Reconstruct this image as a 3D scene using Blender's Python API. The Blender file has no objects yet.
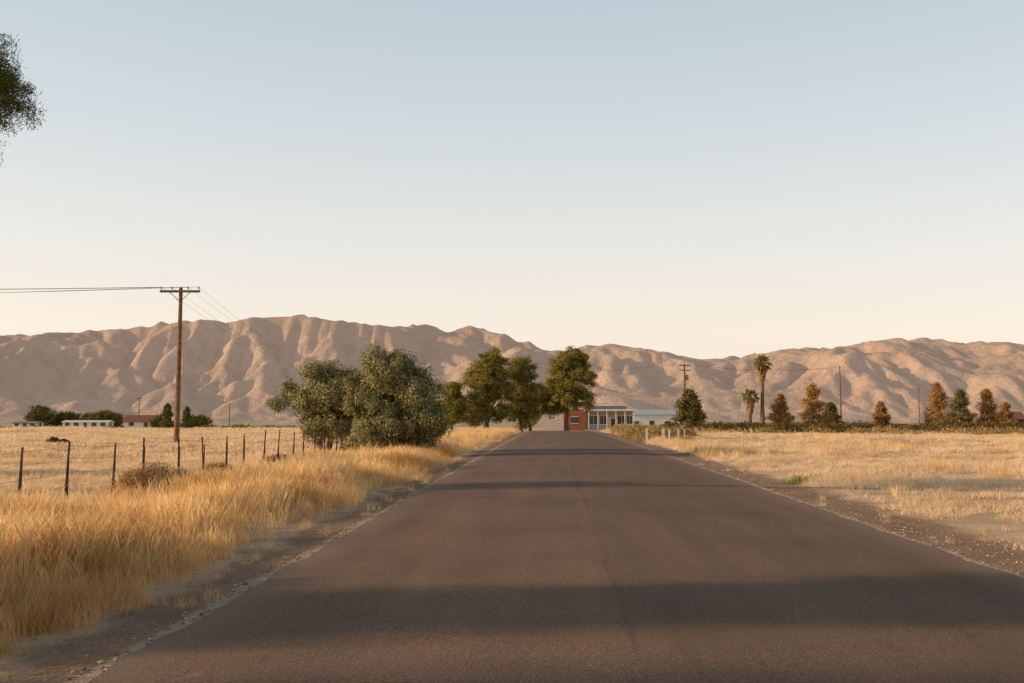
import bpy, math, random, time
import numpy as np
from mathutils import Vector, Matrix
T0=time.time()
rng=np.random.default_rng(7); random.seed(7)
scene=bpy.context.scene
COL=scene.collection

# ------------------------------------------------------------ parameters
SUN_EL=math.radians(14.0)
SUN_DIR=Vector((1,0.14,0)).normalized()          # horizontal travel direction of light
ROAD_L,ROAD_R=-2.77,4.5

# ------------------------------------------------------------ noise helpers
def vnoise(x,y,seed=0):
    x=np.asarray(x,float);y=np.asarray(y,float)
    xi=np.floor(x).astype(np.int64);yi=np.floor(y).astype(np.int64)
    xf=x-xi;yf=y-yi
    def h(a,b):
        n=(a*374761393+b*668265263+seed*1274126177)&0xffffffff
        n=((n^(n>>13))*1274126177)&0xffffffff
        n=(n^(n>>16))&0xffffffff
        return n/4294967295.0
    u=xf*xf*(3-2*xf);v=yf*yf*(3-2*yf)
    a=h(xi,yi);b=h(xi+1,yi);c=h(xi,yi+1);d=h(xi+1,yi+1)
    return (a*(1-u)+b*u)*(1-v)+(c*(1-u)+d*u)*v
def fbm(x,y,seed=0,o=4):
    s=0;a=.5;t=0
    for i in range(o):
        s=s+a*vnoise(np.asarray(x)*2**i,np.asarray(y)*2**i,seed+i*17);t+=a;a*=.5
    return s/t
def ridged(x,y,seed=0,o=4):
    s=0;a=.5;t=0;w=1
    for i in range(o):
        n=1-np.abs(2*vnoise(np.asarray(x)*2**i+i*3.7,np.asarray(y)*2**i-i*1.3,seed+i*17)-1)
        n=n*n*w;w=np.clip(n*1.6,0,1)
        s=s+a*n;t+=a;a*=.55
    return s/t
def sstep(a,b,x):
    t=np.clip((np.asarray(x,float)-a)/(b-a),0,1);return t*t*(3-2*t)
def prof(y):
    y=np.asarray(y,float)
    s=12.0
    up=0.012*(np.logaddexp(0,(y+3)/3.0)*3.0-0.9)
    k=0.012*s*np.logaddexp(0,(y-96)/s)
    return np.maximum(up-k,-0.01)
def gz(x,y):
    x=np.asarray(x,float);y=np.asarray(y,float)
    d=np.maximum(ROAD_L-x,x-ROAD_R)
    m=sstep(0.5,3.0,d)
    far=1-sstep(120,400,np.hypot(x,y))
    b=(fbm(x*.25,y*.25,3,3)-.5)*.22+ (fbm(x*.05,y*.05,9,2)-.5)*.5*sstep(3,15,d)
    return prof(y)+m*b*far - .03*sstep(0.0,.5,d)
# ------------------------------------------------------------ mesh helpers
def new_obj(name,mesh,parent=None,mats=()):
    o=bpy.data.objects.new(name,mesh);COL.objects.link(o)
    if parent: o.parent=parent
    for m in mats: mesh.materials.append(m)
    return o
def empty(name,loc=(0,0,0),rz=0):
    o=bpy.data.objects.new(name,None);COL.objects.link(o);o.location=loc;o.rotation_euler=(0,0,rz)
    o.empty_display_size=.2
    return o
def quads_mesh(name,V,nq=4):
    V=np.ascontiguousarray(V,dtype=np.float32).reshape(-1,3)
    n=len(V)//nq
    me=bpy.data.meshes.new(name)
    me.vertices.add(len(V));me.vertices.foreach_set('co',V.ravel())
    me.loops.add(len(V));me.loops.foreach_set('vertex_index',np.arange(len(V),dtype=np.int32))
    me.polygons.add(n);me.polygons.foreach_set('loop_start',np.arange(n,dtype=np.int32)*nq)
    me.polygons.foreach_set('loop_total',np.full(n,nq,dtype=np.int32))
    me.update(calc_edges=True)
    return me
def grid_mesh(name,X,Y,Z,smooth=True):
    ny,nx=X.shape
    V=np.stack([X,Y,Z],-1).reshape(-1,3).astype(np.float32)
    idx=np.arange(nx*ny).reshape(ny,nx)
    F=np.stack([idx[:-1,:-1],idx[:-1,1:],idx[1:,1:],idx[1:,:-1]],-1).reshape(-1,4).astype(np.int32)
    me=bpy.data.meshes.new(name)
    me.vertices.add(len(V));me.vertices.foreach_set('co',V.ravel())
    me.loops.add(F.size);me.loops.foreach_set('vertex_index',F.ravel())
    me.polygons.add(len(F));me.polygons.foreach_set('loop_start',np.arange(len(F),dtype=np.int32)*4)
    me.polygons.foreach_set('loop_total',np.full(len(F),4,dtype=np.int32))
    me.update(calc_edges=True)
    if smooth: me.polygons.foreach_set('use_smooth',np.ones(len(F),dtype=bool))
    return me
class MB:
    def __init__(s): s.v=[];s.f=[];s.m=[]
    def tube(s,path,rad,n=8,mat=0,cap=True):
        path=[Vector(p) for p in path];base=len(s.v)
        for i,p in enumerate(path):
            d=(path[min(i+1,len(path)-1)]-path[max(i-1,0)]).normalized()
            a=Vector((0,0,1)) if abs(d.z)<.9 else Vector((1,0,0))
            u=d.cross(a).normalized();w=d.cross(u)
            r=rad[i] if hasattr(rad,'__len__') else rad
            for k in range(n):
                t=2*math.pi*k/n
                s.v.append(p+u*math.cos(t)*r+w*math.sin(t)*r)
        for i in range(len(path)-1):
            for k in range(n):
                a=base+i*n+k;b=base+i*n+(k+1)%n
                s.f.append((a,b,b+n,a+n));s.m.append(mat)
        if cap:
            s.f.append(tuple(range(base,base+n)));s.m.append(mat)
            s.f.append(tuple(range(base+(len(path)-1)*n,base+len(path)*n)));s.m.append(mat)
    def box(s,c,d,mat=0,rz=0):
        b=len(s.v);cx,cy,cz=c;hx,hy,hz=d[0]/2,d[1]/2,d[2]/2
        for z in(-hz,hz):
            for x,y in((-hx,-hy),(hx,-hy),(hx,hy),(-hx,hy)):
                X=x*math.cos(rz)-y*math.sin(rz);Y=x*math.sin(rz)+y*math.cos(rz)
                s.v.append(Vector((cx+X,cy+Y,cz+z)))
        for f in((3,2,1,0),(4,5,6,7),(0,1,5,4),(1,2,6,5),(2,3,7,6),(3,0,4,7)):
            s.f.append(tuple(b+i for i in f));s.m.append(mat)
    def poly(s,pts,mat=0):
        b=len(s.v);s.v+= [Vector(p) for p in pts];s.f.append(tuple(range(b,b+len(pts))));s.m.append(mat)
    def prism(s,prof2,y0,y1,mat=0):
        b=len(s.v);n=len(prof2)
        for y in(y0,y1):
            for x,z in prof2: s.v.append(Vector((x,y,z)))
        s.f.append(tuple(range(b,b+n)));s.m.append(mat)
        s.f.append(tuple(range(b+2*n-1,b+n-1,-1)));s.m.append(mat)
        for i in range(n):
            j=(i+1)%n;s.f.append((b+i,b+i+n,b+j+n,b+j));s.m.append(mat)
    def make(s,name,mats,parent=None,smooth=False):
        me=bpy.data.meshes.new(name);me.from_pydata([tuple(v) for v in s.v],[],s.f)
        me.polygons.foreach_set('material_index',s.m)
        if smooth: me.polygons.foreach_set('use_smooth',[True]*len(s.f))
        me.update()
        return new_obj(name,me,parent,mats)
# ------------------------------------------------------------ material helpers
class NT:
    def __init__(s,name):
        s.m=bpy.data.materials.new(name);s.m.use_nodes=True;s.t=s.m.node_tree;s.t.nodes.clear()
        s.out=s.n('ShaderNodeOutputMaterial')
    def n(s,k,**kw):
        x=s.t.nodes.new(k)
        for a,b in kw.items(): setattr(x,a,b)
        return x
    def l(s,a,b): s.t.links.new(a,b)
    def noise(s,vec,scale,detail=4,rough=.55):
        x=s.n('ShaderNodeTexNoise');x.inputs['Scale'].default_value=scale;x.inputs['Detail'].default_value=detail
        x.inputs['Roughness'].default_value=rough
        s.l(vec,x.inputs['Vector']);return x.outputs[0]
    def ramp(s,fac,stops):
        x=s.n('ShaderNodeValToRGB');e=x.color_ramp.elements
        while len(e)<len(stops): e.new(.5)
        for i,(p,c) in enumerate(stops):
            e[i].position=p
            if not hasattr(c,'__len__'): c=(c,c,c)
            e[i].color=(*c[:3],1)
        s.l(fac,x.inputs[0]);return x.outputs[0]
    def mix(s,fac,a,b,mode='MIX'):
        x=s.n('ShaderNodeMix',data_type='RGBA',blend_type=mode)
        for sock,v in((x.inputs[0],fac),(x.inputs[6],a),(x.inputs[7],b)):
            if isinstance(v,bpy.types.NodeSocket): s.l(v,sock)
            elif hasattr(v,'__len__'): sock.default_value=(*v[:3],1)
            else: sock.default_value=v
        return x.outputs[2]
    def math(s,op,a,b=0,c=None,clamp=False):
        x=s.n('ShaderNodeMath',operation=op);x.use_clamp=clamp
        for i,v in enumerate((a,b) if c is None else (a,b,c)):
            if isinstance(v,bpy.types.NodeSocket): s.l(v,x.inputs[i])
            else: x.inputs[i].default_value=v
        return x.outputs[0]
    def smooth(s,v,a,b):
        x=s.n('ShaderNodeMapRange',interpolation_type='SMOOTHSTEP');s.l(v,x.inputs[0])
        x.inputs[1].default_value=a;x.inputs[2].default_value=b;return x.outputs[0]
    def bump(s,h,strength=.5,dist=.02):
        x=s.n('ShaderNodeBump');x.inputs['Strength'].default_value=strength;x.inputs['Distance'].default_value=dist
        s.l(h,x.inputs['Height']);return x.outputs[0]
    def scaled(s,vec,sc):
        x=s.n('ShaderNodeVectorMath',operation='MULTIPLY');s.l(vec,x.inputs[0]);x.inputs[1].default_value=sc
        return x.outputs[0]
    def bsdf(s,col,rough=.8,normal=None,spec=.3,metal=0):
        b=s.n('ShaderNodeBsdfPrincipled')
        if isinstance(col,bpy.types.NodeSocket): s.l(col,b.inputs['Base Color'])
        else: b.inputs['Base Color'].default_value=(*col,1)
        if isinstance(rough,bpy.types.NodeSocket): s.l(rough,b.inputs['Roughness'])
        else: b.inputs['Roughness'].default_value=rough
        b.inputs['Specular IOR Level'].default_value=spec;b.inputs['Metallic'].default_value=metal
        if normal: s.l(normal,b.inputs['Normal'])
        return b.outputs[0]
    def done(s,sh): s.l(sh,s.out.inputs[0]);return s.m
def pos(t): return t.n('ShaderNodeNewGeometry').outputs['Position']

def mat_leaf(name,cols,trans=.3,island=True):
    t=NT(name)
    g=t.n('ShaderNodeNewGeometry')
    if island: f=g.outputs['Random Per Island']
    else: f=t.n('ShaderNodeObjectInfo').outputs['Random']
    n=len(cols);c=t.ramp(f,[(i/(n-1),cc) for i,cc in enumerate(cols)])
    nz=t.noise(g.outputs['Position'],.9,3)
    c=t.mix(t.math('MULTIPLY',t.smooth(nz,.35,.7),.3),c,cols[0])
    a=t.n('ShaderNodeBsdfDiffuse');t.l(c,a.inputs[0])
    tr=t.n('ShaderNodeBsdfTranslucent');t.l(c,tr.inputs[0])
    mx=t.n('ShaderNodeMixShader');mx.inputs[0].default_value=trans;t.l(a.outputs[0],mx.inputs[1]);t.l(tr.outputs[0],mx.inputs[2])
    return t.done(mx.outputs[0])
def mat_plain(name,col,rough=.7,var=.15,scale=3,metal=0,spec=.3):
    t=NT(name);p=pos(t);nz=t.noise(p,scale,5)
    dark=tuple(c*(1-var*2) for c in col);light=tuple(min(1,c*(1+var)) for c in col)
    c=t.ramp(nz,[(.3,dark),(.7,light)])
    return t.done(t.bsdf(c,rough,spec=spec,metal=metal))
def mat_grass(name,cols,trans=.45):
    t=NT(name)
    oi=t.n('ShaderNodeObjectInfo');g=t.n('ShaderNodeNewGeometry')
    f=t.math('ADD',t.math('MULTIPLY',oi.outputs['Random'],.55),t.math('MULTIPLY',g.outputs['Random Per Island'],.45))
    n=len(cols);c=t.ramp(f,[(i/(n-1),cc) for i,cc in enumerate(cols)])
    nz=t.noise(g.outputs['Position'],.35,4)
    c=t.mix(t.smooth(nz,.45,.72),c,tuple(x*.85 for x in cols[0]))
    a=t.n('ShaderNodeBsdfDiffuse');t.l(c,a.inputs[0])
    tr=t.n('ShaderNodeBsdfTranslucent');t.l(c,tr.inputs[0])
    mx=t.n('ShaderNodeMixShader');mx.inputs[0].default_value=trans;t.l(a.outputs[0],mx.inputs[1]);t.l(tr.outputs[0],mx.inputs[2])
    return t.done(mx.outputs[0])

# ------------------------------------------------------------ materials
M_grass=mat_grass('dry_grass_gold',[(.60,.35,.13),(.90,.60,.27),(.96,.72,.40),(.97,.84,.58)])
M_straw=mat_grass('dry_grass_straw',[(.76,.54,.32),(.90,.70,.47),(.95,.80,.59)])
M_green=mat_grass('green_weed',[(.10,.14,.03),(.16,.22,.05),(.25,.27,.07)],.3)
M_bark=mat_plain('bark',(.18,.125,.09),.9,.3,6)
M_wood=mat_plain('weathered_pole_wood',(.22,.12,.07),.85,.25,5)
M_olive=mat_leaf('olive_leaves',[(.07,.08,.03),(.21,.20,.08),(.38,.35,.17),(.52,.46,.27)],.2)
M_pine=mat_leaf('pine_needles',[(.05,.06,.02),(.12,.12,.03),(.20,.19,.06)],.25)
M_pined=mat_leaf('eucalyptus_leaves',[(.08,.08,.02),(.27,.235,.055),(.48,.38,.10)],.25)
M_rust=mat_leaf('cypress_needles_rust',[(.16,.09,.03),(.42,.23,.07),(.60,.34,.11)],.2)
M_cyp=mat_leaf('cypress_needles_green',[(.05,.055,.018),(.17,.15,.045),(.30,.24,.075)],.2)
M_brush=mat_leaf('dry_brush_twigs',[(.20,.11,.055),(.40,.26,.14),(.56,.38,.21)],.2)
M_gbrush=mat_leaf('sage_brush',[(.20,.14,.055),(.42,.30,.13),(.62,.45,.22)],.25)
M_dbrush=mat_leaf('dark_brush',[(.05,.04,.02),(.14,.10,.04),(.24,.17,.07)],.2)
M_palm=mat_leaf('palm_fronds',[(.14,.13,.04),(.30,.25,.07),(.46,.37,.12)],.25)
M_skirt=mat_leaf('palm_dead_fronds',[(.32,.19,.08),(.50,.32,.16)],.2)
M_steel=mat_plain('rusty_steel',(.10,.065,.05),.7,.3,9,metal=.3)
M_wire=mat_plain('wire',(.12,.10,.09),.6,.1,4,metal=.5)
M_white=mat_plain('white_paint',(.72,.70,.66),.6,.06,2)
M_cream=mat_plain('cream_stucco',(.42,.37,.32),.8,.1,2)
M_brick=mat_plain('red_brick',(.32,.12,.075),.85,.2,6)
M_blue=mat_plain('blue_metal',(.42,.50,.55),.5,.1,2)
M_roofg=mat_plain('grey_roof',(.22,.21,.20),.8,.15,3)
M_roofr=mat_plain('red_roof',(.30,.13,.09),.8,.15,3)
M_yellow=mat_plain('faded_yellow_paint',(.75,.58,.26),.6,.1,5)
t=NT('window_glass');M_glass=t.done(t.bsdf((.03,.035,.04),.12,spec=.6))
M_ceram=mat_plain('ceramic_insulator',(.35,.30,.26),.25,.1,5,spec=.6)

# ground
t=NT('ground_straw_and_gravel');p=pos(t)
sx=t.n('ShaderNodeSeparateXYZ');t.l(p,sx.inputs[0])
big=t.noise(p,.06,5);mid=t.noise(t.scaled(p,(.35,1.2,1)),.9,6,.65);fine=t.noise(p,14,5,.7)
st=t.ramp(mid,[(.28,(.44,.29,.18)),(.48,(.74,.54,.36)),(.72,(.90,.72,.53))])
st=t.mix(t.math('MULTIPLY',t.smooth(big,.45,.65),.7),st,(.60,.41,.25))
st=t.mix(t.math('MULTIPLY',t.smooth(fine,.35,.62),.34),st,(.36,.235,.14))
dl=t.math('SUBTRACT',ROAD_L,sx.outputs[0]);dr=t.math('SUBTRACT',sx.outputs[0],ROAD_R)
wob=t.math('MULTIPLY',t.math('SUBTRACT',t.noise(p,1.1,5,.65),.5),1.4)
gl=t.smooth(t.math('ADD',dl,wob),.95,.45);gr=t.smooth(t.math('ADD',dr,wob),1.5,.95)
inr=t.math('MINIMUM',gl,gr)
grav=t.ramp(t.noise(p,38,4,.8),[(.3,(.15,.095,.065)),(.5,(.32,.215,.15)),(.72,(.58,.45,.33))])
grav=t.mix(t.math('MULTIPLY',t.smooth(t.noise(p,2.2,4),.4,.65),.6),grav,(.25,.15,.09))
edge=t.math('MINIMUM',t.smooth(t.math('ADD',dl,t.math('MULTIPLY',wob,.12)),.20,.08),t.smooth(t.math('ADD',dr,t.math('MULTIPLY',wob,.12)),.20,.08))
grav=t.mix(t.math('MULTIPLY',edge,.65),grav,(.60,.47,.35))
c=t.mix(inr,st,grav)
nb=t.bump(t.math('ADD',fine,t.math('MULTIPLY',mid,2.)),.9,.05)
M_ground=t.done(t.bsdf(c,.95,nb,.1))

# asphalt
t=NT('asphalt');p=pos(t)
sx=t.n('ShaderNodeSeparateXYZ');t.l(p,sx.inputs[0]);X=sx.outputs[0]
g1=t.noise(p,55,3,.8);g2=t.noise(t.scaled(p,(1.6,.12,1)),1.0,5,.6);g3=t.noise(p,.35,4)
c=t.ramp(g1,[(.25,(.075,.047,.033)),(.5,(.180,.117,.083)),(.78,(.42,.295,.215))])
c=t.mix(t.smooth(g2,.35,.7),c,t.mix(1.0,c,(1.25,1.2,1.16),'MULTIPLY'))
c=t.mix(t.math('MULTIPLY',t.smooth(g3,.45,.65),.6),c,t.mix(1.0,c,(.76,.75,.76),'MULTIPLY'))
g4=t.noise(t.scaled(p,(5,.25,1)),1.0,4,.6)
c=t.mix(t.math('MULTIPLY',t.smooth(g4,.5,.75),.28),c,t.mix(1.0,c,(.72,.72,.73),'MULTIPLY'))
ws=t.math('MULTIPLY',t.math('SUBTRACT',t.noise(t.scaled(p,(0,.10,0)),1.0,4,.6),.5),.35)
wj=t.math('ADD',ws,t.math('MULTIPLY',t.math('SUBTRACT',t.noise(p,3.0,4,.6),.5),.08))
sd=t.math('ABSOLUTE',t.math('SUBTRACT',t.math('SUBTRACT',X,.54),wj))
seam=t.math('MULTIPLY',t.smooth(sd,.035,.004),t.smooth(t.noise(t.scaled(p,(1,.6,1)),1.3,4),.38,.62))
c=t.mix(t.math('MULTIPLY',seam,.34),c,(.07,.05,.042))
side=t.smooth(t.math('SUBTRACT',X,t.math('ADD',.54,wj)),-.03,.03)
c=t.mix(t.math('MULTIPLY',side,.15),c,(.09,.062,.048))
ed=t.math('MINIMUM',t.smooth(t.math('ADD',t.math('SUBTRACT',X,ROAD_L),t.math('MULTIPLY',g2,.3)),0.12,.75),
          t.smooth(t.math('ADD',t.math('SUBTRACT',ROAD_R,X),t.math('MULTIPLY',g2,.3)),0.12,.75))
c=t.mix(t.math('MULTIPLY',t.math('SUBTRACT',1,ed),.4),c,(.34,.25,.185))
nb=t.bump(g1,.6,.014)
M_asph=t.done(t.bsdf(c,.85,nb,.15))

# mountains; thin airlight imitated by an even glow mixed into the surface
t=NT('arid_mountain');p=pos(t);g=t.n('ShaderNodeNewGeometry')
sx=t.n('ShaderNodeSeparateXYZ');t.l(p,sx.inputs[0])
a=t.noise(p,.003,6,.6);b=t.noise(p,.012,6,.65)
c=t.ramp(a,[(.3,(.37,.24,.155)),(.6,(.52,.345,.235)),(.8,(.40,.30,.195))])
c=t.mix(t.math('MULTIPLY',t.smooth(b,.43,.62),.5),c,(.23,.165,.11))
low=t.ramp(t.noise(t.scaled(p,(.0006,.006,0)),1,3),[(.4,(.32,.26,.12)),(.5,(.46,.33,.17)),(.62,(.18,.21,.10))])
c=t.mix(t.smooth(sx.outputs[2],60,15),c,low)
d=t.n('ShaderNodeBsdfDiffuse');t.l(c,d.inputs[0]);t.l(t.bump(b,.9,38),d.inputs['Normal'])
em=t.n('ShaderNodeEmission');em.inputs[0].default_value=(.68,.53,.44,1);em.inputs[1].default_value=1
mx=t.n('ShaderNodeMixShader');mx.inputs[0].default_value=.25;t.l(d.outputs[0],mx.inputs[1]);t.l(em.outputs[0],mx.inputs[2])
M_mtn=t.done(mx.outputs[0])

# ------------------------------------------------------------ ground sheet
def axis(lo,hi,near,step,growth):
    a=[0.];s=step
    while a[-1]<hi:
        if a[-1]>near: s*=growth
        a.append(a[-1]+s)
    b=[0.];s=step
    while b[-1]>lo:
        if b[-1]<-near: s*=growth
        b.append(b[-1]-s)
    return np.array(sorted(set(b[1:]+a)))
gx=axis(-14000,14000,30,.5,1.09);gy=axis(-300,14000,130,.6,1.09)
GX,GY=np.meshgrid(gx,gy);GZ=gz(GX,GY)
new_obj('ground',grid_mesh('ground',GX,GY,GZ),mats=[M_ground])
ry=np.concatenate([np.arange(-40,45,.12),np.arange(45,124,.6)])
nxr=15;u=np.linspace(0,1,nxr)
el=ROAD_L+(fbm(ry*1.7,ry*0,21,4)-.5)*.16;er=ROAD_R+(fbm(ry*1.7,ry*0+5,22,4)-.5)*.16
RX=el[:,None]*(1-u)+er[:,None]*u;RY=np.repeat(ry[:,None],nxr,1)
RZ=prof(RY)+.008+.045*(1-(2*u-1)**2)[None,:]
new_obj('road',grid_mesh('road',RX,RY,RZ),mats=[M_asph])
cx=np.linspace(-90,110,80);cy=np.linspace(124.3,131,6);CX,CY=np.meshgrid(cx,cy)
new_obj('crossing_road',grid_mesh('crossing_road',CX,CY,np.maximum(gz(CX,CY),prof(CY))+.06),mats=[M_asph])

# ------------------------------------------------------------ mountains (stream-power eroded)
nx,ny,dx=620,240,20.0
X0,Y0=-6600.,3700.
jj,ii=np.mgrid[0:ny,0:nx];mx_=X0+ii*dx;my_=Y0+jj*dx
v=jj/(ny-1)
wv=v+(fbm(mx_/1500,my_/1500,51,3)-.5)*.36
env=sstep(0.02,.80,wv)*(1-sstep(.84,1.05,wv))
upl=(.30+1.1*fbm(mx_/800,my_/800,77,3))*sstep(0.0,.45,wv)
h=env*25+fbm(mx_/200,my_/200,31,4)*30
h=h.astype(float)
KD,UD,mexp=.42,6.0,.33
offs=[(-1,0,1),(1,0,1),(0,-1,1),(0,1,1),(-1,-1,1.4142),(-1,1,1.4142),(1,-1,1.4142),(1,1,1.4142)]
N=nx*ny;idx=np.arange(N).reshape(ny,nx)
fixed=np.zeros((ny,nx),bool);fixed[0]=True;fixed[-1]=True
Uf=(UD*upl*(~fixed)).ravel()
def lapl(h):
    hp=np.pad(h,1,mode='edge');return hp[:-2,1:-1]+hp[2:,1:-1]+hp[1:-1,:-2]+hp[1:-1,2:]-4*h
for it in range(26):
    hp=np.pad(h,1,constant_values=1e9);best=np.zeros((ny,nx));rec=idx.copy();dist=np.ones((ny,nx))
    for dj,di,dd in offs:
        nb=hp[1+dj:1+dj+ny,1+di:1+di+nx];s=(h-nb)/dd;m=s>best
        best=np.where(m,s,best);rec=np.where(m,idx+dj*nx+di,rec);dist=np.where(m,dd,dist)
    rec[0]=idx[0];rec[-1]=idx[-1]
    hf=h.ravel();order=np.argsort(hf,kind='stable');r=rec.ravel().tolist();A=[1.0]*N;ol=order.tolist()
    for i in reversed(ol):
        k=r[i]
        if k!=i: A[k]+=A[i]
    F=(KD*np.power(np.array(A),mexp)/dist.ravel()).tolist()
    H=(hf+Uf).tolist()
    for i in ol:
        k=r[i]
        if k!=i:
            f=F[i];H[i]=(H[i]+f*H[k])/(1+f)
    h=np.array(H).reshape(ny,nx)
    h=h+.028*lapl(h)
for q in range(1): h=h+.15*lapl(h)
print('erosion',time.time()-T0,h.max())
h=h-h[0].mean()
h=h/np.percentile(h,99.5)
wx=fbm(mx_/300,my_/300,91,3)*280;wy=fbm(mx_/300+9,my_/300,92,3)*280
rd=ridged((mx_+wx)/430,(my_+wy)/700,93,4)
Z=(h*1.0+env*.14)*600*sstep(0,.12,v)+ (rd-.45)*85*sstep(.1,.45,h)
fan=60*sstep(-.02,.6,v)
Z=np.maximum(Z,0)+fan
sk=np.array([(-900,86),(-700,90),(-553,93),(-493,95),(-423,100),(-388,108),(-338,106),(-293,110),(-253,112),(-213,106),(-173,100),(-133,103),(-108,94),(-83,101),(-53,93),(-23,83),(-3,74),(27,78),(52,82),(87,78),(147,66),(187,71),(227,76),(277,78),(327,85),(367,87),(407,82),(447,83),(471,78),(600,80),(900,70)],float)/995
az=mx_/my_;el_=Z/my_
bins=np.linspace(-1.2,1.2,601);bi=np.clip(((az+1.2)/2.4*600).astype(int),0,600)
mxe=np.zeros(601);np.maximum.at(mxe,bi.ravel(),el_.ravel())
k=np.exp(-np.linspace(-2,2,11)**2);k/=k.sum()
ok=mxe>1e-4;mxe=np.interp(bins,bins[ok],mxe[ok]);mxe=np.convolve(np.pad(mxe,5,mode='edge'),k,'valid')
sc=np.interp(bins,sk[:,0],sk[:,1])/mxe
sc=np.clip(sc,.5,2.2)
Z=Z*np.interp(az,bins,sc)
apY=np.linspace(2300,Y0-dx,24);AX=np.repeat((X0+np.arange(nx)*dx)[None,:],24,0);AY=np.repeat(apY[:,None],nx,1)
wgt=((AY-2300)/(Y0-2300))
AZ=-3+(Z[0][None,:]+3+14)*wgt**1.5+(fbm(AX/300,AY/300,5,3)-.5)*4*wgt
Z=Z+14
MX=np.vstack([AX,mx_]);MY=np.vstack([AY,my_]);MZ=np.vstack([AZ,Z])
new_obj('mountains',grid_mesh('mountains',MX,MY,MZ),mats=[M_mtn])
print('mountains',time.time()-T0)

# ------------------------------------------------------------ grass
def tuft(name,nb,h,spread,width,lean,mat,seed,seeds=False):
    r=np.random.default_rng(seed);V=[]
    for i in range(nb):
        a=r.uniform(0,6.283);d=spread*math.sqrt(r.uniform(0,1));bx,by=math.cos(a)*d,math.sin(a)*d
        hh=h*r.uniform(.45,1.15);la=r.uniform(0,6.283);ll=hh*lean*r.uniform(.2,1.4)
        dxx,dyy=math.cos(la)*ll+lean*.12*hh,math.sin(la)*ll
        w=width*r.uniform(.6,1.3);pa=r.uniform(0,6.283);px,py=math.cos(pa)*w/2,math.sin(pa)*w/2
        pts=[]
        for s,ws in((0,1),(.45,.8),(.78,.5 if not seeds else 1.7),(1,.12)):
            k=s*s;pts.append((bx+dxx*k,by+dyy*k,hh*(s-.12*k*lean),ws))
        for q in range(3):
            p0,p1=pts[q],pts[q+1]
            V+=[(p0[0]-px*p0[3],p0[1]-py*p0[3],p0[2]),(p0[0]+px*p0[3],p0[1]+py*p0[3],p0[2]),
                (p1[0]+px*p1[3],p1[1]+py*p1[3],p1[2]),(p1[0]-px*p1[3],p1[1]-py*p1[3],p1[2])]
    me=quads_mesh(name,V);me.materials.append(mat);return me
def instancer(name,child_mesh,P,S,parent,tilt=.12):
    n=len(P);yaw=rng.uniform(0,6.283,n);ca,sa=np.cos(yaw),np.sin(yaw)
    tx=rng.normal(0,tilt,n);ty=rng.normal(0,tilt,n)
    U=np.stack([ca,sa,tx],1);U/=np.linalg.norm(U,axis=1)[:,None]
    W=np.stack([-sa,ca,ty],1);W-=U*(U*W).sum(1)[:,None];W/=np.linalg.norm(W,axis=1)[:,None]
    s=(S/2)[:,None]
    V=np.stack([P-U*s-W*s,P+U*s-W*s,P+U*s+W*s,P-U*s+W*s],1)
    o=new_obj(name,quads_mesh(name,V),parent)
    o.instance_type='FACES';o.use_instance_faces_scale=True;o.instance_faces_scale=1.0
    o.show_instancer_for_render=False;o.show_instancer_for_viewport=False
    c=bpy.data.objects.new(name+'_piece',child_mesh);COL.objects.link(c);c.parent=o
    return o
def scatter(x0,x1,y0,y1,dens,fn=None):
    n=int((x1-x0)*(y1-y0)*dens)
    x=rng.uniform(x0,x1,n);y=rng.uniform(y0,y1,n)
    k=(x>-.66*y-5)&(x<.60*y+5)
    if fn is not None:
        k&=rng.uniform(0,1,n)<fn(x,y)
    x=x[k];y=y[k];return np.stack([x,y,gz(x,y)-.01],1)
G=empty('dry_grass')
tall=[tuft('tall_grass_%d'%i,44,.50,.24,.0062,.38,M_grass,i,True) for i in range(4)]
med=[tuft('mid_grass_%d'%i,40,.30,.20,.0065,.6,M_grass,10+i) for i in range(2)]
low=[tuft('straw_%d'%i,44,.15,.24,.010,.9,M_straw,20+i) for i in range(3)]
lowf=[tuft('straw_far_%d'%i,46,.17,.5,.030,.7,M_straw,30+i) for i in range(2)]
tallf=[tuft('tall_far_%d'%i,42,.48,.3,.018,.45,M_grass,40+i) for i in range(2)]
talls=[tuft('tall_straw_%d'%i,42,.40,.3,.016,.5,M_straw,50+i) for i in range(2)]+[tallf[0]]
def spread(lbl,meshes,P,smin,smax,tilt=.12,sfn=None):
    w=rng.integers(0,len(meshes),len(P))
    for i,m in enumerate(meshes):
        Q=P[w==i]
        if len(Q)==0: continue
        S=rng.uniform(smin,smax,len(Q))
        if sfn is not None: S=S*sfn(Q[:,0],Q[:,1])
        instancer('%s_%d'%(lbl,i),m,Q,S,G,tilt)
def left_band(x,y):
    e=ROAD_L-.75-x+(fbm(x*.9,y*.5,61,3)-.5)*1.1
    return sstep(0,.45,e)*(1-sstep(3.0,4.4,e+(fbm(x*.4,y*.3,62,3)-.5)*2.2))*(.2+.95*sstep(.35,.6,fbm(x*.7,y*.45,63,3)))
hl=lambda x,y:.36+1.05*fbm(x*.8,y*.55,64,3)*sstep(0,1.4,ROAD_L-.6-x)
spread('verge_tall',tall,scatter(-9,-3.2,3.0,34,34,left_band),.60,1.3,.16,hl)
spread('verge_mid',med,scatter(-9.5,-3.2,3.0,34,18,left_band),.7,1.2,.22)
spread('verge_tall_far',tallf,scatter(-12,-3.4,34,118,7,left_band),.8,1.3,.12,hl)
def clear(x,y): return 1-np.exp(-(((x+8.0)/1.1)**2+((y-19.8)/1.3)**2))*.95
fl=lambda x,y:sstep(.2,.55,fbm(x*.35,y*.8,65,4))*sstep(.2,.8,-6.4-x+2*(fbm(x,y,66,2)-.5))*clear(x,y)
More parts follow.
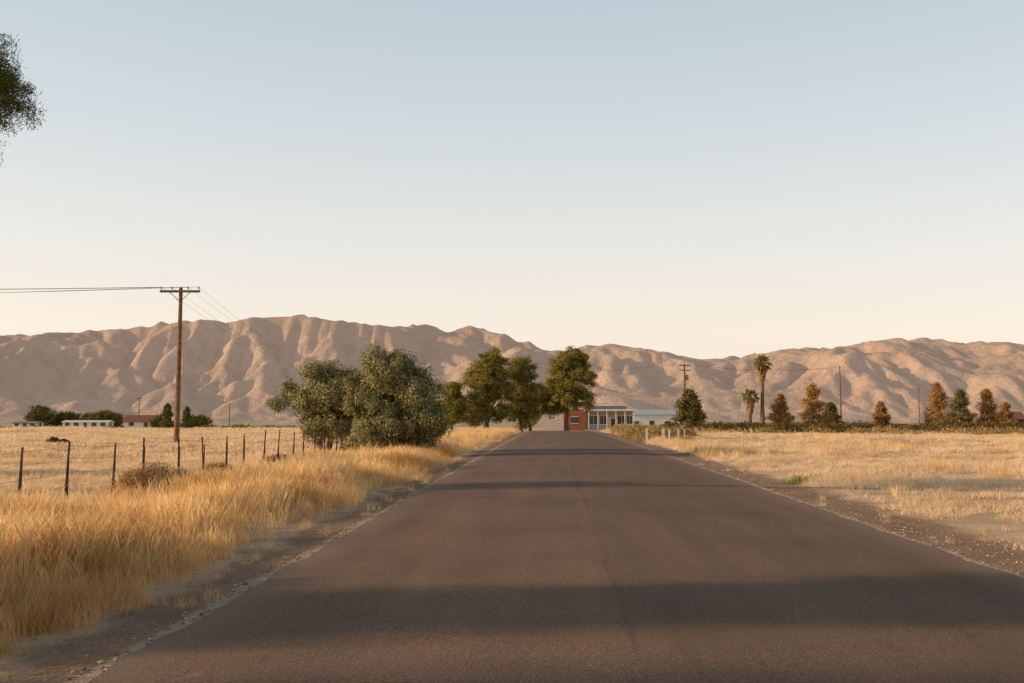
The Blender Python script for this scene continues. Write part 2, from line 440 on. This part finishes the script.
spread('field_l',low,scatter(-30,-6.0,8,40,13,fl),.6,1.4,.2)
spread('field_l_far',lowf,scatter(-80,-7,40,120,2.4,fl),.8,1.6,.1)
fr=lambda x,y:sstep(.33,.6,fbm(x*.35,y*.8,67,4))*sstep(1.0,1.9,x-ROAD_R+1.0*(fbm(x,y,68,2)-.5))
spread('field_r',low,scatter(5.2,30,5,44,15,fr),.45,1.15,.2)
spread('field_r_far',lowf,scatter(5.4,80,44,120,2.2,fr),.6,1.2,.1)
rt=lambda x,y:sstep(.53,.64,fbm(x*.16,y*.10,70,3))*sstep(1.6,3.5,x-ROAD_R)
spread('drift_r',talls,scatter(6,60,18,110,2.4,rt),.45,.9,.15)
rt2=lambda x,y:sstep(1.0,1.5,x-ROAD_R)*(1-sstep(3.0,5.5,x-ROAD_R))*sstep(.35,.6,fbm(x*.4,y*.2,71,3))
spread('verge_r',talls,scatter(5.2,11,38,118,5.0,rt2),.6,1.05,.12)
spread('stray_l',med,scatter(-4.2,-2.95,3,30,2.2),.25,.6,.2)
spread('stray_r',med,scatter(4.7,6.2,6,40,1.0),.2,.5,.2)
spread('field_dist',lowf,np.vstack([scatter(-260,-12,120,330,.08),scatter(10,230,134,330,.08)]),2,4,.05)
GW=empty('green_weeds')
gm=tuft('weed',60,.24,.2,.012,.6,M_green,91)
pts=[(-4.4,15.5),(-4.6,16.1),(-4.5,16.8),(5.5,24.2),(5.75,24.0),(5.95,24.4),(-4.6,27),(5.6,42)]
P=np.array([(a,b,float(gz(a,b))) for a,b in pts]);instancer('weed_clump',gm,P,np.random.default_rng(2).uniform(.6,1.2,len(P)),GW)
import bmesh
bm=bmesh.new();bmesh.ops.create_icosphere(bm,subdivisions=1,radius=.5)
for vv in bm.verts: vv.co*=random.uniform(.7,1.2);vv.co.z*=.6
sm=bpy.data.meshes.new('stone');bm.to_mesh(sm);bm.free()
t=NT('gravel_stone');oi=t.n('ShaderNodeObjectInfo')
M_stone=t.done(t.bsdf(t.ramp(oi.outputs['Random'],[(0,(.18,.12,.085)),(.6,(.36,.26,.19)),(1,(.60,.50,.40))]),.9))
sm.materials.append(M_stone)
GR=empty('roadside_gravel')
ptsg=np.vstack([scatter(-4.0,-2.72,3,26,190,lambda x,y:np.exp(-((-2.72-x)/.45))),
                scatter(4.47,6.3,5,34,140,lambda x,y:np.exp(-((x-4.47)/.8)))])
instancer('stones',sm,ptsg+np.array([0,0,.012]),rng.uniform(.008,.045,len(ptsg))**1.0,GR,.3)
print('grass',time.time()-T0)

# ------------------------------------------------------------ trees
def unit(n,r):
    a=r.normal(size=(n,3));return a/np.linalg.norm(a,axis=1)[:,None]
def nrm(a): return a/np.maximum(np.linalg.norm(a,axis=1),1e-6)[:,None]
def leaves(P,L,W,r,up=0.0,out=None,bias=1.1):
    n=len(P);a=unit(n,r);a[:,2]+=up
    if out is None: nn=unit(n,r)
    else: nn=nrm(out*bias+unit(n,r))
    a-=nn*(a*nn).sum(1)[:,None];a=nrm(a)
    b=np.cross(nn,a)
    l=(L*r.uniform(.6,1.3,n)/2)[:,None];w=(W*r.uniform(.6,1.3,n)/2)[:,None]
    return np.stack([P-a*l,P+b*w,P+a*l,P-b*w],1)
def crown(lobes,nclump,nleaf,sig,L,W,seed,up=0.0,shell=.45,vs=.75):
    r=np.random.default_rng(seed);la=np.array(lobes)
    vol=(la[:,3]*la[:,4]*la[:,5])**.75;w=vol/vol.sum()
    k=r.choice(len(lobes),nclump,p=w);lb=la[k]
    rad=(shell+(1-shell)*r.uniform(0,1,nclump)**.6)[:,None]*r.uniform(.84,1.14,nclump)[:,None]
    C=lb[:,:3]+unit(nclump,r)*lb[:,3:6]*rad
    cnt=r.integers(int(nleaf*.4),int(nleaf*1.6),nclump)
    cc=(la[:,:3]*w[:,None]).sum(0)
    P=np.repeat(C,cnt,0);s=np.repeat(sig*r.uniform(.6,1.3,nclump),cnt)[:,None]
    q=r.normal(size=P.shape);q/=(1+.25*np.linalg.norm(q,axis=1))[:,None]
    out=nrm(nrm(np.repeat(C-cc,cnt,0))*.9+nrm(np.repeat(C-lb[:,:3],cnt,0))*.7+q*.6)
    P=P+q*s*np.array([1,1,vs])*1.35
    return leaves(P,L,W,r,up,out),C
def tree(name,x,y,lobes,H,tr,nclump,nleaf,sig,L,W,mat,seed,trunks=1,up=0.0,limbs=9,shell=.45,z0=None,bark=None,vs=.75):
    z=float(gz(x,y)) if z0 is None else z0
    e=empty(name,(x,y,z));r=random.Random(seed)
    V,C=crown(lobes,nclump,nleaf,sig,L,W,seed,up,shell,vs)
    new_obj('foliage',quads_mesh('foliage',V),e,[mat])
    b=MB();cx=sum(l[0] for l in lobes)/len(lobes);cy=sum(l[1] for l in lobes)/len(lobes)
    for q in range(trunks):
        ox,oy=(r.uniform(-.5,.5),r.uniform(-.5,.5)) if trunks>1 else (0,0)
        top=Vector((cx*.8+ox*1.5,cy*.8+oy*1.5,H*.8))
        pth=[Vector((ox*.3,oy*.3,-.15))]
        for i in range(1,7):
            f=i/6;pth.append(Vector((ox*.3,oy*.3,0)).lerp(top,f)+Vector((r.uniform(-1,1),r.uniform(-1,1),0))*H*.018)
        b.tube(pth,[tr*(1.25 if i==0 else 1-.75*i/6) for i in range(7)],8)
        for i in range(limbs):
            c=Vector(C[r.randrange(len(C))]);k=r.randint(2,5);s=pth[k]
            if c.z<s.z*.6: continue
            mid=s.lerp(c,.5)+Vector((r.uniform(-.2,.2),r.uniform(-.2,.2),-.04*H*r.random()))
            b.tube([s,mid,c],[tr*.38,tr*.22,tr*.06],5,cap=False)
    b.make('trunk',[bark or M_bark],e,True)
    return e
def pack(outline,depth,n,rr,seed):
    """many small lobes filling a crown whose half-silhouette is a list of (z, xmin, xmax)"""
    r=random.Random(seed);zs=[o[0] for o in outline];out=[]
    for i in range(n):
        z=zs[0]+(zs[-1]-zs[0])*((i+r.random())/n)
        a=float(np.interp(z,zs,[o[1] for o in outline]));b=float(np.interp(z,zs,[o[2] for o in outline]))
        q=rr*r.uniform(.55,1.35);a+=q*.5;b-=q*.5
        x=a+(b-a)*((i*.618+.2*r.random())%1.0)
        if b<a: x=(a+b)/2
        wd=max(.2,(b-a)/2);yy=r.uniform(-1,.6)*depth*math.sqrt(max(0,1-(((x-(a+b)/2)/wd)**2)*.8))
        out.append((x,yy,z,q,q*1.1,q*r.uniform(.5,.8)))
    return out
tree('olive_tree',-6.45,40.5,pack([(.4,-2.1,1.9),(1.2,-2.3,2.2),(2.2,-2.4,2.4),(3.0,-2.1,2.0),(3.6,-1.5,1.2),(3.95,-.9,.5)],1.4,40,.72,41),3.6,.17,900,78,.13,.14,.045,M_olive,3,3,up=.45,vs=1.2,shell=.3)
tree('olive_tree',-10.2,44,pack([(.8,-.6,2.2),(1.5,-1.7,2.5),(2.1,-2.4,2.6),(2.8,-2.0,2.4),(3.2,-1.5,2.1),(3.7,-.6,1.5)],1.2,30,.66,42),3.2,.16,680,74,.14,.14,.045,M_olive,4,3,up=.45,vs=1.2,shell=.3)
tree('pine_tree',-8.3,124,pack([(1.5,-3.0,2.6),(3.0,-3.4,3.2),(5.0,-3.1,3.3),(7.0,-2.9,3.2),(8.5,-1.6,2.9),(9.5,-.3,2.0)],2.2,36,1.15,53),8,.34,520,80,.28,.30,.10,M_pined,11,shell=.35)
tree('pine_tree',-4.2,128,pack([(1.5,-1.8,1.9),(3.0,-2.4,2.3),(5.2,-2.4,2.4),(7.2,-2.4,2.3),(8.6,-1.8,1.8),(9.5,-.8,.8)],2.0,28,1.05,54),8,.32,400,80,.28,.30,.10,M_pined,12,shell=.35)
tree('eucalyptus_tree',-12.3,121,pack([(.9,-1.2,1.5),(2.5,-1.6,1.9),(4.2,-1.5,1.5),(5.5,-.7,.7)],1.3,18,.8,45),4.5,.2,260,70,.28,.3,.10,M_pined,13,shell=.2)
tree('pine_tree',2.2,160,pack([(3.2,-4.2,4.0),(4.6,-5.0,4.9),(6.6,-4.7,4.6),(8.6,-4.0,4.6),(10.4,-3.0,4.0),(11.8,-1.2,3.0),(12.5,-.2,1.8)],3.0,42,1.45,56),10,.38,600,85,.36,.40,.12,M_pined,14,shell=.35)
tree('eucalyptus_tree',-3.6,158,pack([(.9,-1.8,1.6),(3.0,-1.8,1.6),(5.5,-1.4,1.6),(7.2,-.6,.9)],1.3,16,.95,47),6,.25,230,65,.36,.36,.12,M_pined,16,shell=.2)
tree('pine_tree',-14.85,20,[(3.0,0,8.45,.8,1.2,.9),(2.35,0,9.5,.95,1.5,.6),(2.45,0,7.45,.65,1.0,.55),(2.5,0,8.9,.9,1.2,.7),(.5,0,9.6,2.0,2.2,1.8),(-1.5,0,8.2,2.4,2.2,2.0),(-.4,1,7.2,1.8,2,1.4),(0,-.5,11,1.8,1.8,1.2)],10,.3,1250,150,.16,.13,.018,M_pine,15,up=.3)
def bigtree(x,y,s,seed,n=260,w=1.0,name='pine_tree'):
    r=random.Random(seed);lb=[]
    for i in range(9): lb.append((r.uniform(-2,2)*s,r.uniform(-1.7,1.7)*s*w,r.uniform(5.0,9.8)*s,r.uniform(1,1.7)*s,r.uniform(.8,1.4)*s*w,r.uniform(.6,1.2)*s))
    return tree(name,x,y,lb,9*s,.28*s,n,60,.36,.30,.09,M_pine,seed,shell=.2)
bigtree(-31,4.0,1.0,31,430,.38)
bigtree(-36,-.2,1.05,32,260,.38)
bigtree(-41,17,1.05,33,80,.35)
bigtree(-47,24,1.1,34,60,.3)
bigtree(-33,-7,1.0,35,200,.5)
def conifer(name,x,y,H,w,mat,seed,dens=1.0):
    r=np.random.default_rng(seed);z=float(gz(x,y));e=empty(name,(x,y,z))
    n=int(170*dens);f=r.uniform(.02,1,n)**1.05;rad=w*1.2*(1-f)**.6*(.35+.65*r.uniform(0,1,n))*(1+.25*np.sin(f*21+seed))
    a=r.uniform(0,6.283,n);C=np.stack([np.cos(a)*rad,np.sin(a)*rad,f*H],1)
    P=np.repeat(C,52,0);q=r.normal(size=P.shape);P=P+q*np.array([.26,.26,.2])*w/2.2
    out=nrm(np.stack([P[:,0],P[:,1],np.full(len(P),.25*w)],1))
    out=nrm(out+.4*q)
    new_obj('foliage',quads_mesh('foliage',leaves(P,.32,.12,r,.3,out)),e,[mat])
    b=MB();b.tube([(0,0,-.2),(0,0,H*.5),(0,0,H*.97)],[.2,.12,.03],7)
    b.make('trunk',[M_bark],e,True)
cf=[(688,392,118,33,M_cyp),(777,396,165,24,M_rust),(809,386,168,29,M_rust),(826,404,172,22,M_cyp),(875,403,175,18,M_rust),(930,385,170,28,M_rust),(952,392,178,26,M_cyp),(977,391,172,24,M_rust),(995,404,185,18,M_rust),(163,404,200,14,M_cyp),(183,407,190,12,M_cyp),(1050,395,170,30,M_rust)]
for i,(px,py,Y,w,m) in enumerate(cf):
    x=(px-553)/995*Y;g=float(gz(x,Y));conifer('conifer_tree',x,Y,1.6+(428-py)/995*Y-g,w/995*Y/2,m,100+i)
for i,(x,y,w,hh) in enumerate([(-137,262,8,6.2),(-131,265,7,4.6),(-116,255,9,4.4),(-121,258,6,4.0),(-144,280,9,4.2),(-86,215,3,2.6),(-180,300,10,5),(-108,300,8,4)]):
    tree('shade_tree',x,y,[(-w*.25,0,hh*.6,w*.28,w*.3,hh*.38),(w*.22,0,hh*.55,w*.28,w*.3,hh*.38),(0,0,hh*.75,w*.25,w*.3,hh*.3)],hh*.7,.25,150,50,.5,.5,.2,M_cyp,60+i)
for i,(x,y,hh,w) in enumerate([(96,178,3,4),(103,188,3.4,4)]):
    tree('shade_tree',x,y,[(-w*.2,0,hh*.5,w*.3,w*.3,hh*.4),(w*.2,0,hh*.6,w*.3,w*.3,hh*.4)],hh*.6,.2,90,50,.4,.45,.18,M_cyp,80+i)
def palm(x,y,H,R,seed):
    r=random.Random(seed);z=float(gz(x,y));e=empty('palm_tree',(x,y,z))
    b=MB();b.tube([(0,0,-.2),(.05,0,H*.3),(.12,0,H*.7),(.1,0,H)],[.42,.30,.24,.26],10);b.make('trunk',[M_bark],e,True)
    V=[];S=[]
    for i in range(64):
        a=r.uniform(0,6.283);el=r.uniform(-.5,1.35);L=R*r.uniform(.8,1.1)
        d=Vector((math.cos(a)*math.cos(el),math.sin(a)*math.cos(el),math.sin(el)));side=d.cross(Vector((0,0,1))).normalized()
        o=Vector((.1,0,H));base=o+d*L*.45
        up=side.cross(d)
        for k in range(11):
            t_=(k-5)/5;dd=(d+side*t_*.9).normalized();l=L*.55*(1-.25*abs(t_));tip=base+dd*l+Vector((0,0,-.25*L*abs(t_)-.1*L))
            w=side*.045+up*.03
            m=base+dd*l*.5
            V+=[base-w*.5,base+w*.5,m+w,m-w,m-w,m+w,tip+w*.2,tip-w*.2]
        V+=[o-side*.03,o+side*.03,base+side*.03,base-side*.03]
    for i in range(190):
        a=r.uniform(0,6.283);zz=H-r.uniform(.1,R*1.4);rr=.25+.38*R*(1-(H-zz)/(R*1.6))
        p0=Vector((.1+math.cos(a)*.2,math.sin(a)*.2,zz+.3));p1=Vector((.1+math.cos(a)*rr*1.2,math.sin(a)*rr*1.2,zz-.4));s=Vector((-math.sin(a),math.cos(a),0))*.12
        S+=[p0-s*.4,p0+s*.4,p1+s,p1-s]
    new_obj('fronds',quads_mesh('fronds',np.array([tuple(q) for q in V])),e,[M_palm])
    new_obj('dead_frond_skirt',quads_mesh('dead_frond_skirt',np.array([tuple(q) for q in S])),e,[M_skirt])
palm(31.1,150,10.2,1.65,1)
palm(29.2,150,5.2,1.55,2)

def brush(name,pts,mat,seed,L=.3,W=.05,per=120,up=.4):
    r=np.random.default_rng(seed);VV=[]
    for x,y,rx,hh in pts:
        n=int(per*max(.5,rx*hh));z=gz(x,y)
        d=unit(n,r);d[:,2]=np.abs(d[:,2]);P=d*np.array([rx,rx,hh])*(r.uniform(.3,1,n)**.5)[:,None]*r.uniform(.8,1.1,(n,1))
        VV.append(leaves(P+np.array([x,y,z]),L,W,r,up,d,.8))
    V=np.concatenate(VV);return new_obj(name,quads_mesh(name,V),None,[mat])
brush('tumbleweed_bush',[(-8.0,19.8,.62,.70),(-7.5,20.0,.44,.52),(-8.5,20.0,.42,.5)],M_brush,5,.16,.012,9000,.3)
brush('tumbleweed_bush',[(-9.3,27.5,.6,.35),(-9.0,32.5,.6,.35)],M_brush,6,.18,.014,4000,.3)
r_=random.Random(5);pt=[]
for i in range(60):
    y=r_.uniform(63,112);x=ROAD_R+1.2+abs(r_.gauss(0,2.4))+ (y-62)*.02
    pt.append((x,y,r_.uniform(.5,1.3),r_.uniform(.4,1.05)))
brush('roadside_brush',pt,M_gbrush,7,.32,.04,1000,.5)
pt=[]
for i in range(190):
    y=r_.uniform(90,128);x=r_.uniform(13,72)*y/105
    pt.append((x,y,r_.uniform(.8,2.4),r_.uniform(.3,.85)))
brush('shrub_row',pt,M_gbrush,8,.4,.07,130,.2)
pt=[]
for i in range(300):
    y=r_.uniform(98,140);x=r_.uniform(14,85)*y/120
    pt.append((x,y,r_.uniform(1.2,3.2),r_.uniform(.7,1.3)))
brush('dark_shrub_row',pt,M_dbrush,18,.4,.12,170,.2)
pt=[(r_.uniform(28,100),r_.uniform(168,215),r_.uniform(1.5,3.5),r_.uniform(.6,1.5)) for i in range(90)]
brush('dark_shrub_row',pt,M_cyp,9,.6,.2,60,.2)
pt=[(r_.uniform(-170,-40),r_.uniform(240,330),r_.uniform(1.5,4),r_.uniform(.5,1.6)) for i in range(150)]
brush('dark_shrub_row',pt,M_cyp,10,.7,.25,50,.2)
pt=[(-28.0,55,.42,.5),(-27.5,55.2,.35,.35)]
brush('sage_bush',pt,M_dbrush,12,.15,.03,3000,.2)
print('trees',time.time()-T0)

# ------------------------------------------------------------ fence
F=empty('wire_fence');b=MB();yy=12.3
posts=[]
fr_=random.Random(3)
while yy<60:
    x=-8.62+fr_.uniform(-.06,.06)-.01*(yy-15);z=float(gz(x,yy));hh=1.1+fr_.uniform(-.06,.06)
    lx,ly=fr_.uniform(-.08,.08),fr_.uniform(-.06,.06)
    b.tube([(x,yy,z-.2),(x+lx,yy+ly,z+hh)],[.021,.019],5)
    b.box((x+lx*.5+.024,yy+ly*.5,z+.5),(.025,.01,.9),0)
    posts.append((x,yy,z,lx,ly,hh));yy+=1.74+fr_.uniform(-.15,.15)
b.make('posts',[M_steel],F)
w=MB()
for f in(.3,.52,.74,.94):
    for a,c in zip(posts[:-1],posts[1:]):
        p0=Vector((a[0]+a[3]*f+.035,a[1]+a[4]*f,a[2]+a[5]*f));p1=Vector((c[0]+c[3]*f+.035,c[1]+c[4]*f,c[2]+c[5]*f));m=(p0+p1)/2;m.z-=.02
        w.tube([p0,m,p1],.0032,3,cap=False)
w.make('wires',[M_wire],F)

# ------------------------------------------------------------ utility poles
def pole(x,y,top,arms=(),rz=0,r0=.16,xf=False):
    z=float(gz(x,y));e=empty('utility_pole',(x,y,z),rz);b=MB();H=top-z
    b.tube([(0,0,-.3),(0,0,H*.5),(0,0,H)],[r0,r0*.82,r0*.62],10)
    for dz,L in arms:
        b.box((0,-r0*.9,H-dz),(L,.10,.13),0)
        b.tube([(-L*.28,-r0*.95,H-dz),(0,-r0*.8,H-dz-.6)],.018,4,1);b.tube([(L*.28,-r0*.95,H-dz),(0,-r0*.8,H-dz-.6)],.018,4,1)
        for q in(-.47,-.2,.2,.47):
            b.tube([(L*q,-r0*.9,H-dz+.06),(L*q,-r0*.9,H-dz+.14),(L*q,-r0*.9,H-dz+.18),(L*q,-r0*.9,H-dz+.26)],[.02,.02,.06,.04],7,2)
    if xf:
        b.tube([(.38,-.1,H-2.6),(.38,-.1,H-2.55),(.38,-.1,H-1.75),(.38,-.1,H-1.7)],[.2,.25,.25,.2],12,3);b.box((.17,-.05,H-2.1),(.2,.06,.3),1)
    b.make('pole',[M_wood,M_steel,M_ceram,M_roofg],e)
pole(-21.0,55,9.5,((.22,2.25),),.05,.16)
pole(-31,140,9.4,((.22,2.2),),.05,.17)
pole(21,160,11.8,((.25,2.2),(1.0,2.0)),.5,.2,True)
pole(51.2,180,12.7,(),0,.17)
pole(90.2,250,11.8,((.3,1.8),),.9,.16)
pole(-113,268,10,((.3,2),),.7,.16)
pole(-86,262,8.5,(),.7,.14)
pole(-95,53,9.6,((.22,2.25),),.0,.19)
W=MB()
def wire(p,q,sag,r=.011):
    p,q=Vector(p),Vector(q);n=18
    W.tube([p.lerp(q,i/n)-Vector((0,0,4*sag*(i/n)*(1-i/n))) for i in range(n+1)],r,4,cap=False)
zp=9.5-.22+.24
for q,sg in((-1.05,.30),(-.45,.75),(.45,.35),(1.05,.70)):
    wire((-21.0+q,54.85,zp),(-95+q,53-.15,9.9),sg,.009)
for q in(-1.05,-.45,.45,1.05):
    wire((-21.0+q,54.85,zp),(-31+q,139.85,9.4),1.2,.007)
for q in(-.9,.9): wire((-31+q,140,9.4),(21+q*.5,160,11.8),.9,.008)
for q in(-.9,0,.9): wire((21+q,160,11.8),(51.2,180+q*.2,12.5),.8,.008)
wire((51.2,180,12.5),(90.2,250,11.6),.9,.008)
W.make('power_lines',[M_wire])

# ------------------------------------------------------------ buildings
def store():
    x,y=1.9,182;z=float(gz(6,y));e=empty('roadside_store',(x,y,z))
    b=MB()
    b.box((2.0,3.0,1.9),(4.0,6,3.8),0)
    b.box((2.0,3.0,3.86),(4.2,6.2,.14),1)
    b.box((8.3,3.6,1.75),(8.55,6,3.5),1)
    b.make('walls',[M_brick,M_cream],e)
    b=MB();b.box((8.4,1.9,3.66),(9.2,8.6,.28),0);b.box((8.3,3.2,4.15),(6.4,3.8,.7),1);b.box((8.3,3.2,4.54),(6.7,4.1,.08),0)
    b.make('roof',[M_white,M_roofg],e)
    b=MB()
    for i in range(6): b.box((4.5+i*1.62,-2.1,1.76),(.16,.16,3.5),0)
    b.make('porch_posts',[M_white],e)
    b=MB();b.box((8.4,-.9,.06),(9.0,2.9,.2),0);b.make('porch_floor',[M_cream],e)
    b=MB();fm=MB()
    for cxx,ww in((5.4,1.5),(7.3,1.5),(10.6,1.6),(12.0,.9)):
        b.box((cxx,.59,1.9),(ww,.04,1.5),0)
        for s in(-1,1): fm.box((cxx+s*(ww/2+.05),.57,1.9),(.1,.08,1.7),0)
        fm.box((cxx,.57,2.70),(ww,.08,.1),0);fm.box((cxx,.57,1.10),(ww,.08,.1),0);fm.box((cxx,.56,1.9),(.05,.07,1.5),0)
    b.box((9.0,.59,1.15),(.9,.04,2.1),0);fm.box((9.0,.57,2.25),(1.1,.08,.1),0)
    for s in(-1,1): fm.box((9.0+s*.5,.57,1.12),(.1,.08,2.15),0)
    b.box((2.0,-.01,1.9),(1.3,.04,1.1),0);fm.box((2.0,-.03,2.5),(1.5,.08,.1),0);fm.box((2.0,-.03,1.3),(1.5,.08,.1),0)
    b.make('windows',[M_glass],e);fm.make('window_frames',[M_white],e)
store()
def gable(name,x,y,w,d,h,rh,wall,roof,rz=0,nwin=3,door=True,ov=.35,axis_x=True):
    z=float(gz(x,y))-.05;e=empty(name,(x,y,z),rz)
    b=MB();b.box((0,0,h/2),(w,d,h),0)
    for s in(-1,1):
        xx=s*(w/2-.002);b.poly([(xx,-d/2,h),(xx,d/2,h),(xx,0,h+rh)],0)
    b.make('walls',[wall],e)
    b=MB();th=.12
    for s in(-1,1):
        y0=s*(d/2+ov);z0=h-rh*ov/(d/2)+.02
        pts=[(-w/2-ov,y0,z0),(w/2+ov,y0,z0),(w/2+ov,0,h+rh+.02),(-w/2-ov,0,h+rh+.02)]
        top=[(a,bb,c+th) for a,bb,c in pts]
        b.poly(pts);b.poly(top)
        for i in range(4):
            j=(i+1)%4
            if i!=2: b.poly([pts[i],pts[j],top[j],top[i]])
    b.make('roof',[roof],e)
    b=MB();fm=MB()
    for i in range(nwin):
        cx=-w/2+w*(i+.5)/nwin
        if door and i==nwin//2: b.box((cx,-d/2-.01,1.05),(.95,.05,2.1),0);fm.box((cx,-d/2-.02,2.15),(1.15,.08,.1),0);continue
        b.box((cx,-d/2-.01,1.5),(1.2,.05,.95),0)
        fm.box((cx,-d/2-.02,2.03),(1.4,.08,.09),0);fm.box((cx,-d/2-.02,.97),(1.4,.08,.09),0)
        for s in(-1,1): fm.box((cx+s*.65,-d/2-.02,1.5),(.09,.08,.95),0)
    for s in(-1,1): b.box((s*(w/2+.01),0,1.5),(.05,1.1,.95),0)
    b.make('windows',[M_glass],e);fm.make('window_trim',[M_white],e)
gable('metal_shed',19.6,205,9.5,7,3.3,.9,M_white,M_blue,.05,3)
gable('metal_shed',27,225,9,7,2.4,.9,M_white,M_white,-.05,3)
gable('white_farm_building',-116,245,11,4,2.0,.35,M_white,M_white,.05,5)
gable('white_farm_building',-134,250,6,4,1.8,.35,M_white,M_roofg,.05,3)
gable('white_farm_building',-148,252,8,4,2.2,.6,M_white,M_white,.05,3)
gable('red_roof_house',-101,245,10,6,2.1,1.5,M_white,M_roofr,.25,3)
gable('red_barn',85,190,4,4,2.2,1.2,M_brick,M_roofr,.1,2)
gable('red_barn',91,195,7,5,2.0,1.0,M_brick,M_roofg,.1,3)

mp=[(5.3,57),(5.7,61),(6.1,56),(6.6,60),(7.1,57),(7.7,59),(6.0,52),(11.4,58),(9.0,48)]
for i,(x,y) in enumerate(mp):
    z=float(gz(x,y));b=MB();h=.85
    b.box((x,y,z+h/2),(.09,.05,h),0);b.box((x,y-.028,z+h*.86),(.075,.01,.14),1);b.prism([(x-.045,z+h),(x+.045,z+h),(x,z+h+.05)],y-.025,y+.025,0)
    b.make('marker_post',[M_yellow if i%3 else M_white,M_white])

# ------------------------------------------------------------ light
w=bpy.data.worlds.new('World');scene.world=w;w.use_nodes=True;nt=w.node_tree;nt.nodes.clear()
sky=nt.nodes.new('ShaderNodeTexSky');sky.sky_type='NISHITA';sky.sun_disc=False
sky.sun_elevation=SUN_EL;az_=math.atan2(-SUN_DIR.x,-SUN_DIR.y);sky.sun_rotation=az_%(2*math.pi)
sky.altitude=300;sky.air_density=1.0;sky.dust_density=2.2;sky.ozone_density=1.0
bg=nt.nodes.new('ShaderNodeBackground');bg.inputs[1].default_value=.05
# valley haze: pale veil that thickens toward the horizon
tc=nt.nodes.new('ShaderNodeTexCoord');sp=nt.nodes.new('ShaderNodeSeparateXYZ');nt.links.new(tc.outputs['Generated'],sp.inputs[0])
rp=nt.nodes.new('ShaderNodeValToRGB');nt.links.new(sp.outputs[2],rp.inputs[0]);e=rp.color_ramp.elements
stops=[(0,(.80,.62,.49)),(.09,(.82,.68,.57)),(.18,(.71,.67,.60)),(.30,(.56,.59,.58)),(.43,(.44,.51,.54)),(.56,(.12,.12,.12)),(1,(.03,.03,.03))]
while len(e)<len(stops): e.new(.5)
for i,(p_,c_) in enumerate(stops): e[i].position=p_;e[i].color=(*c_,1)
hz=nt.nodes.new('ShaderNodeBackground');nt.links.new(rp.outputs[0],hz.inputs[0]);hz.inputs[1].default_value=1
ad=nt.nodes.new('ShaderNodeAddShader');nt.links.new(bg.outputs[0],ad.inputs[0]);nt.links.new(hz.outputs[0],ad.inputs[1])
o=nt.nodes.new('ShaderNodeOutputWorld');nt.links.new(sky.outputs[0],bg.inputs[0]);nt.links.new(ad.outputs[0],o.inputs[0])
L=bpy.data.lights.new('sun','SUN');L.energy=5;L.angle=math.radians(.55);L.color=(1,.71,.44)
so=bpy.data.objects.new('sun',L);COL.objects.link(so)
dv=Vector((SUN_DIR.x*math.cos(SUN_EL),SUN_DIR.y*math.cos(SUN_EL),-math.sin(SUN_EL)))
so.rotation_euler=dv.to_track_quat('-Z','Y').to_euler();so.location=(-50,-10,20)

# ------------------------------------------------------------ camera
cam=bpy.data.cameras.new('camera');cam.lens=35;cam.sensor_width=36;cam.clip_end=30000;cam.clip_start=.1
co=bpy.data.objects.new('camera',cam);COL.objects.link(co);co.location=(0,0,1.6)
co.rotation_euler=(math.radians(90+4.97),0,math.radians(2.36));scene.camera=co
scene.view_settings.view_transform='Standard';scene.view_settings.look='None';scene.view_settings.exposure=0;scene.view_settings.gamma=1
print('total',time.time()-T0)
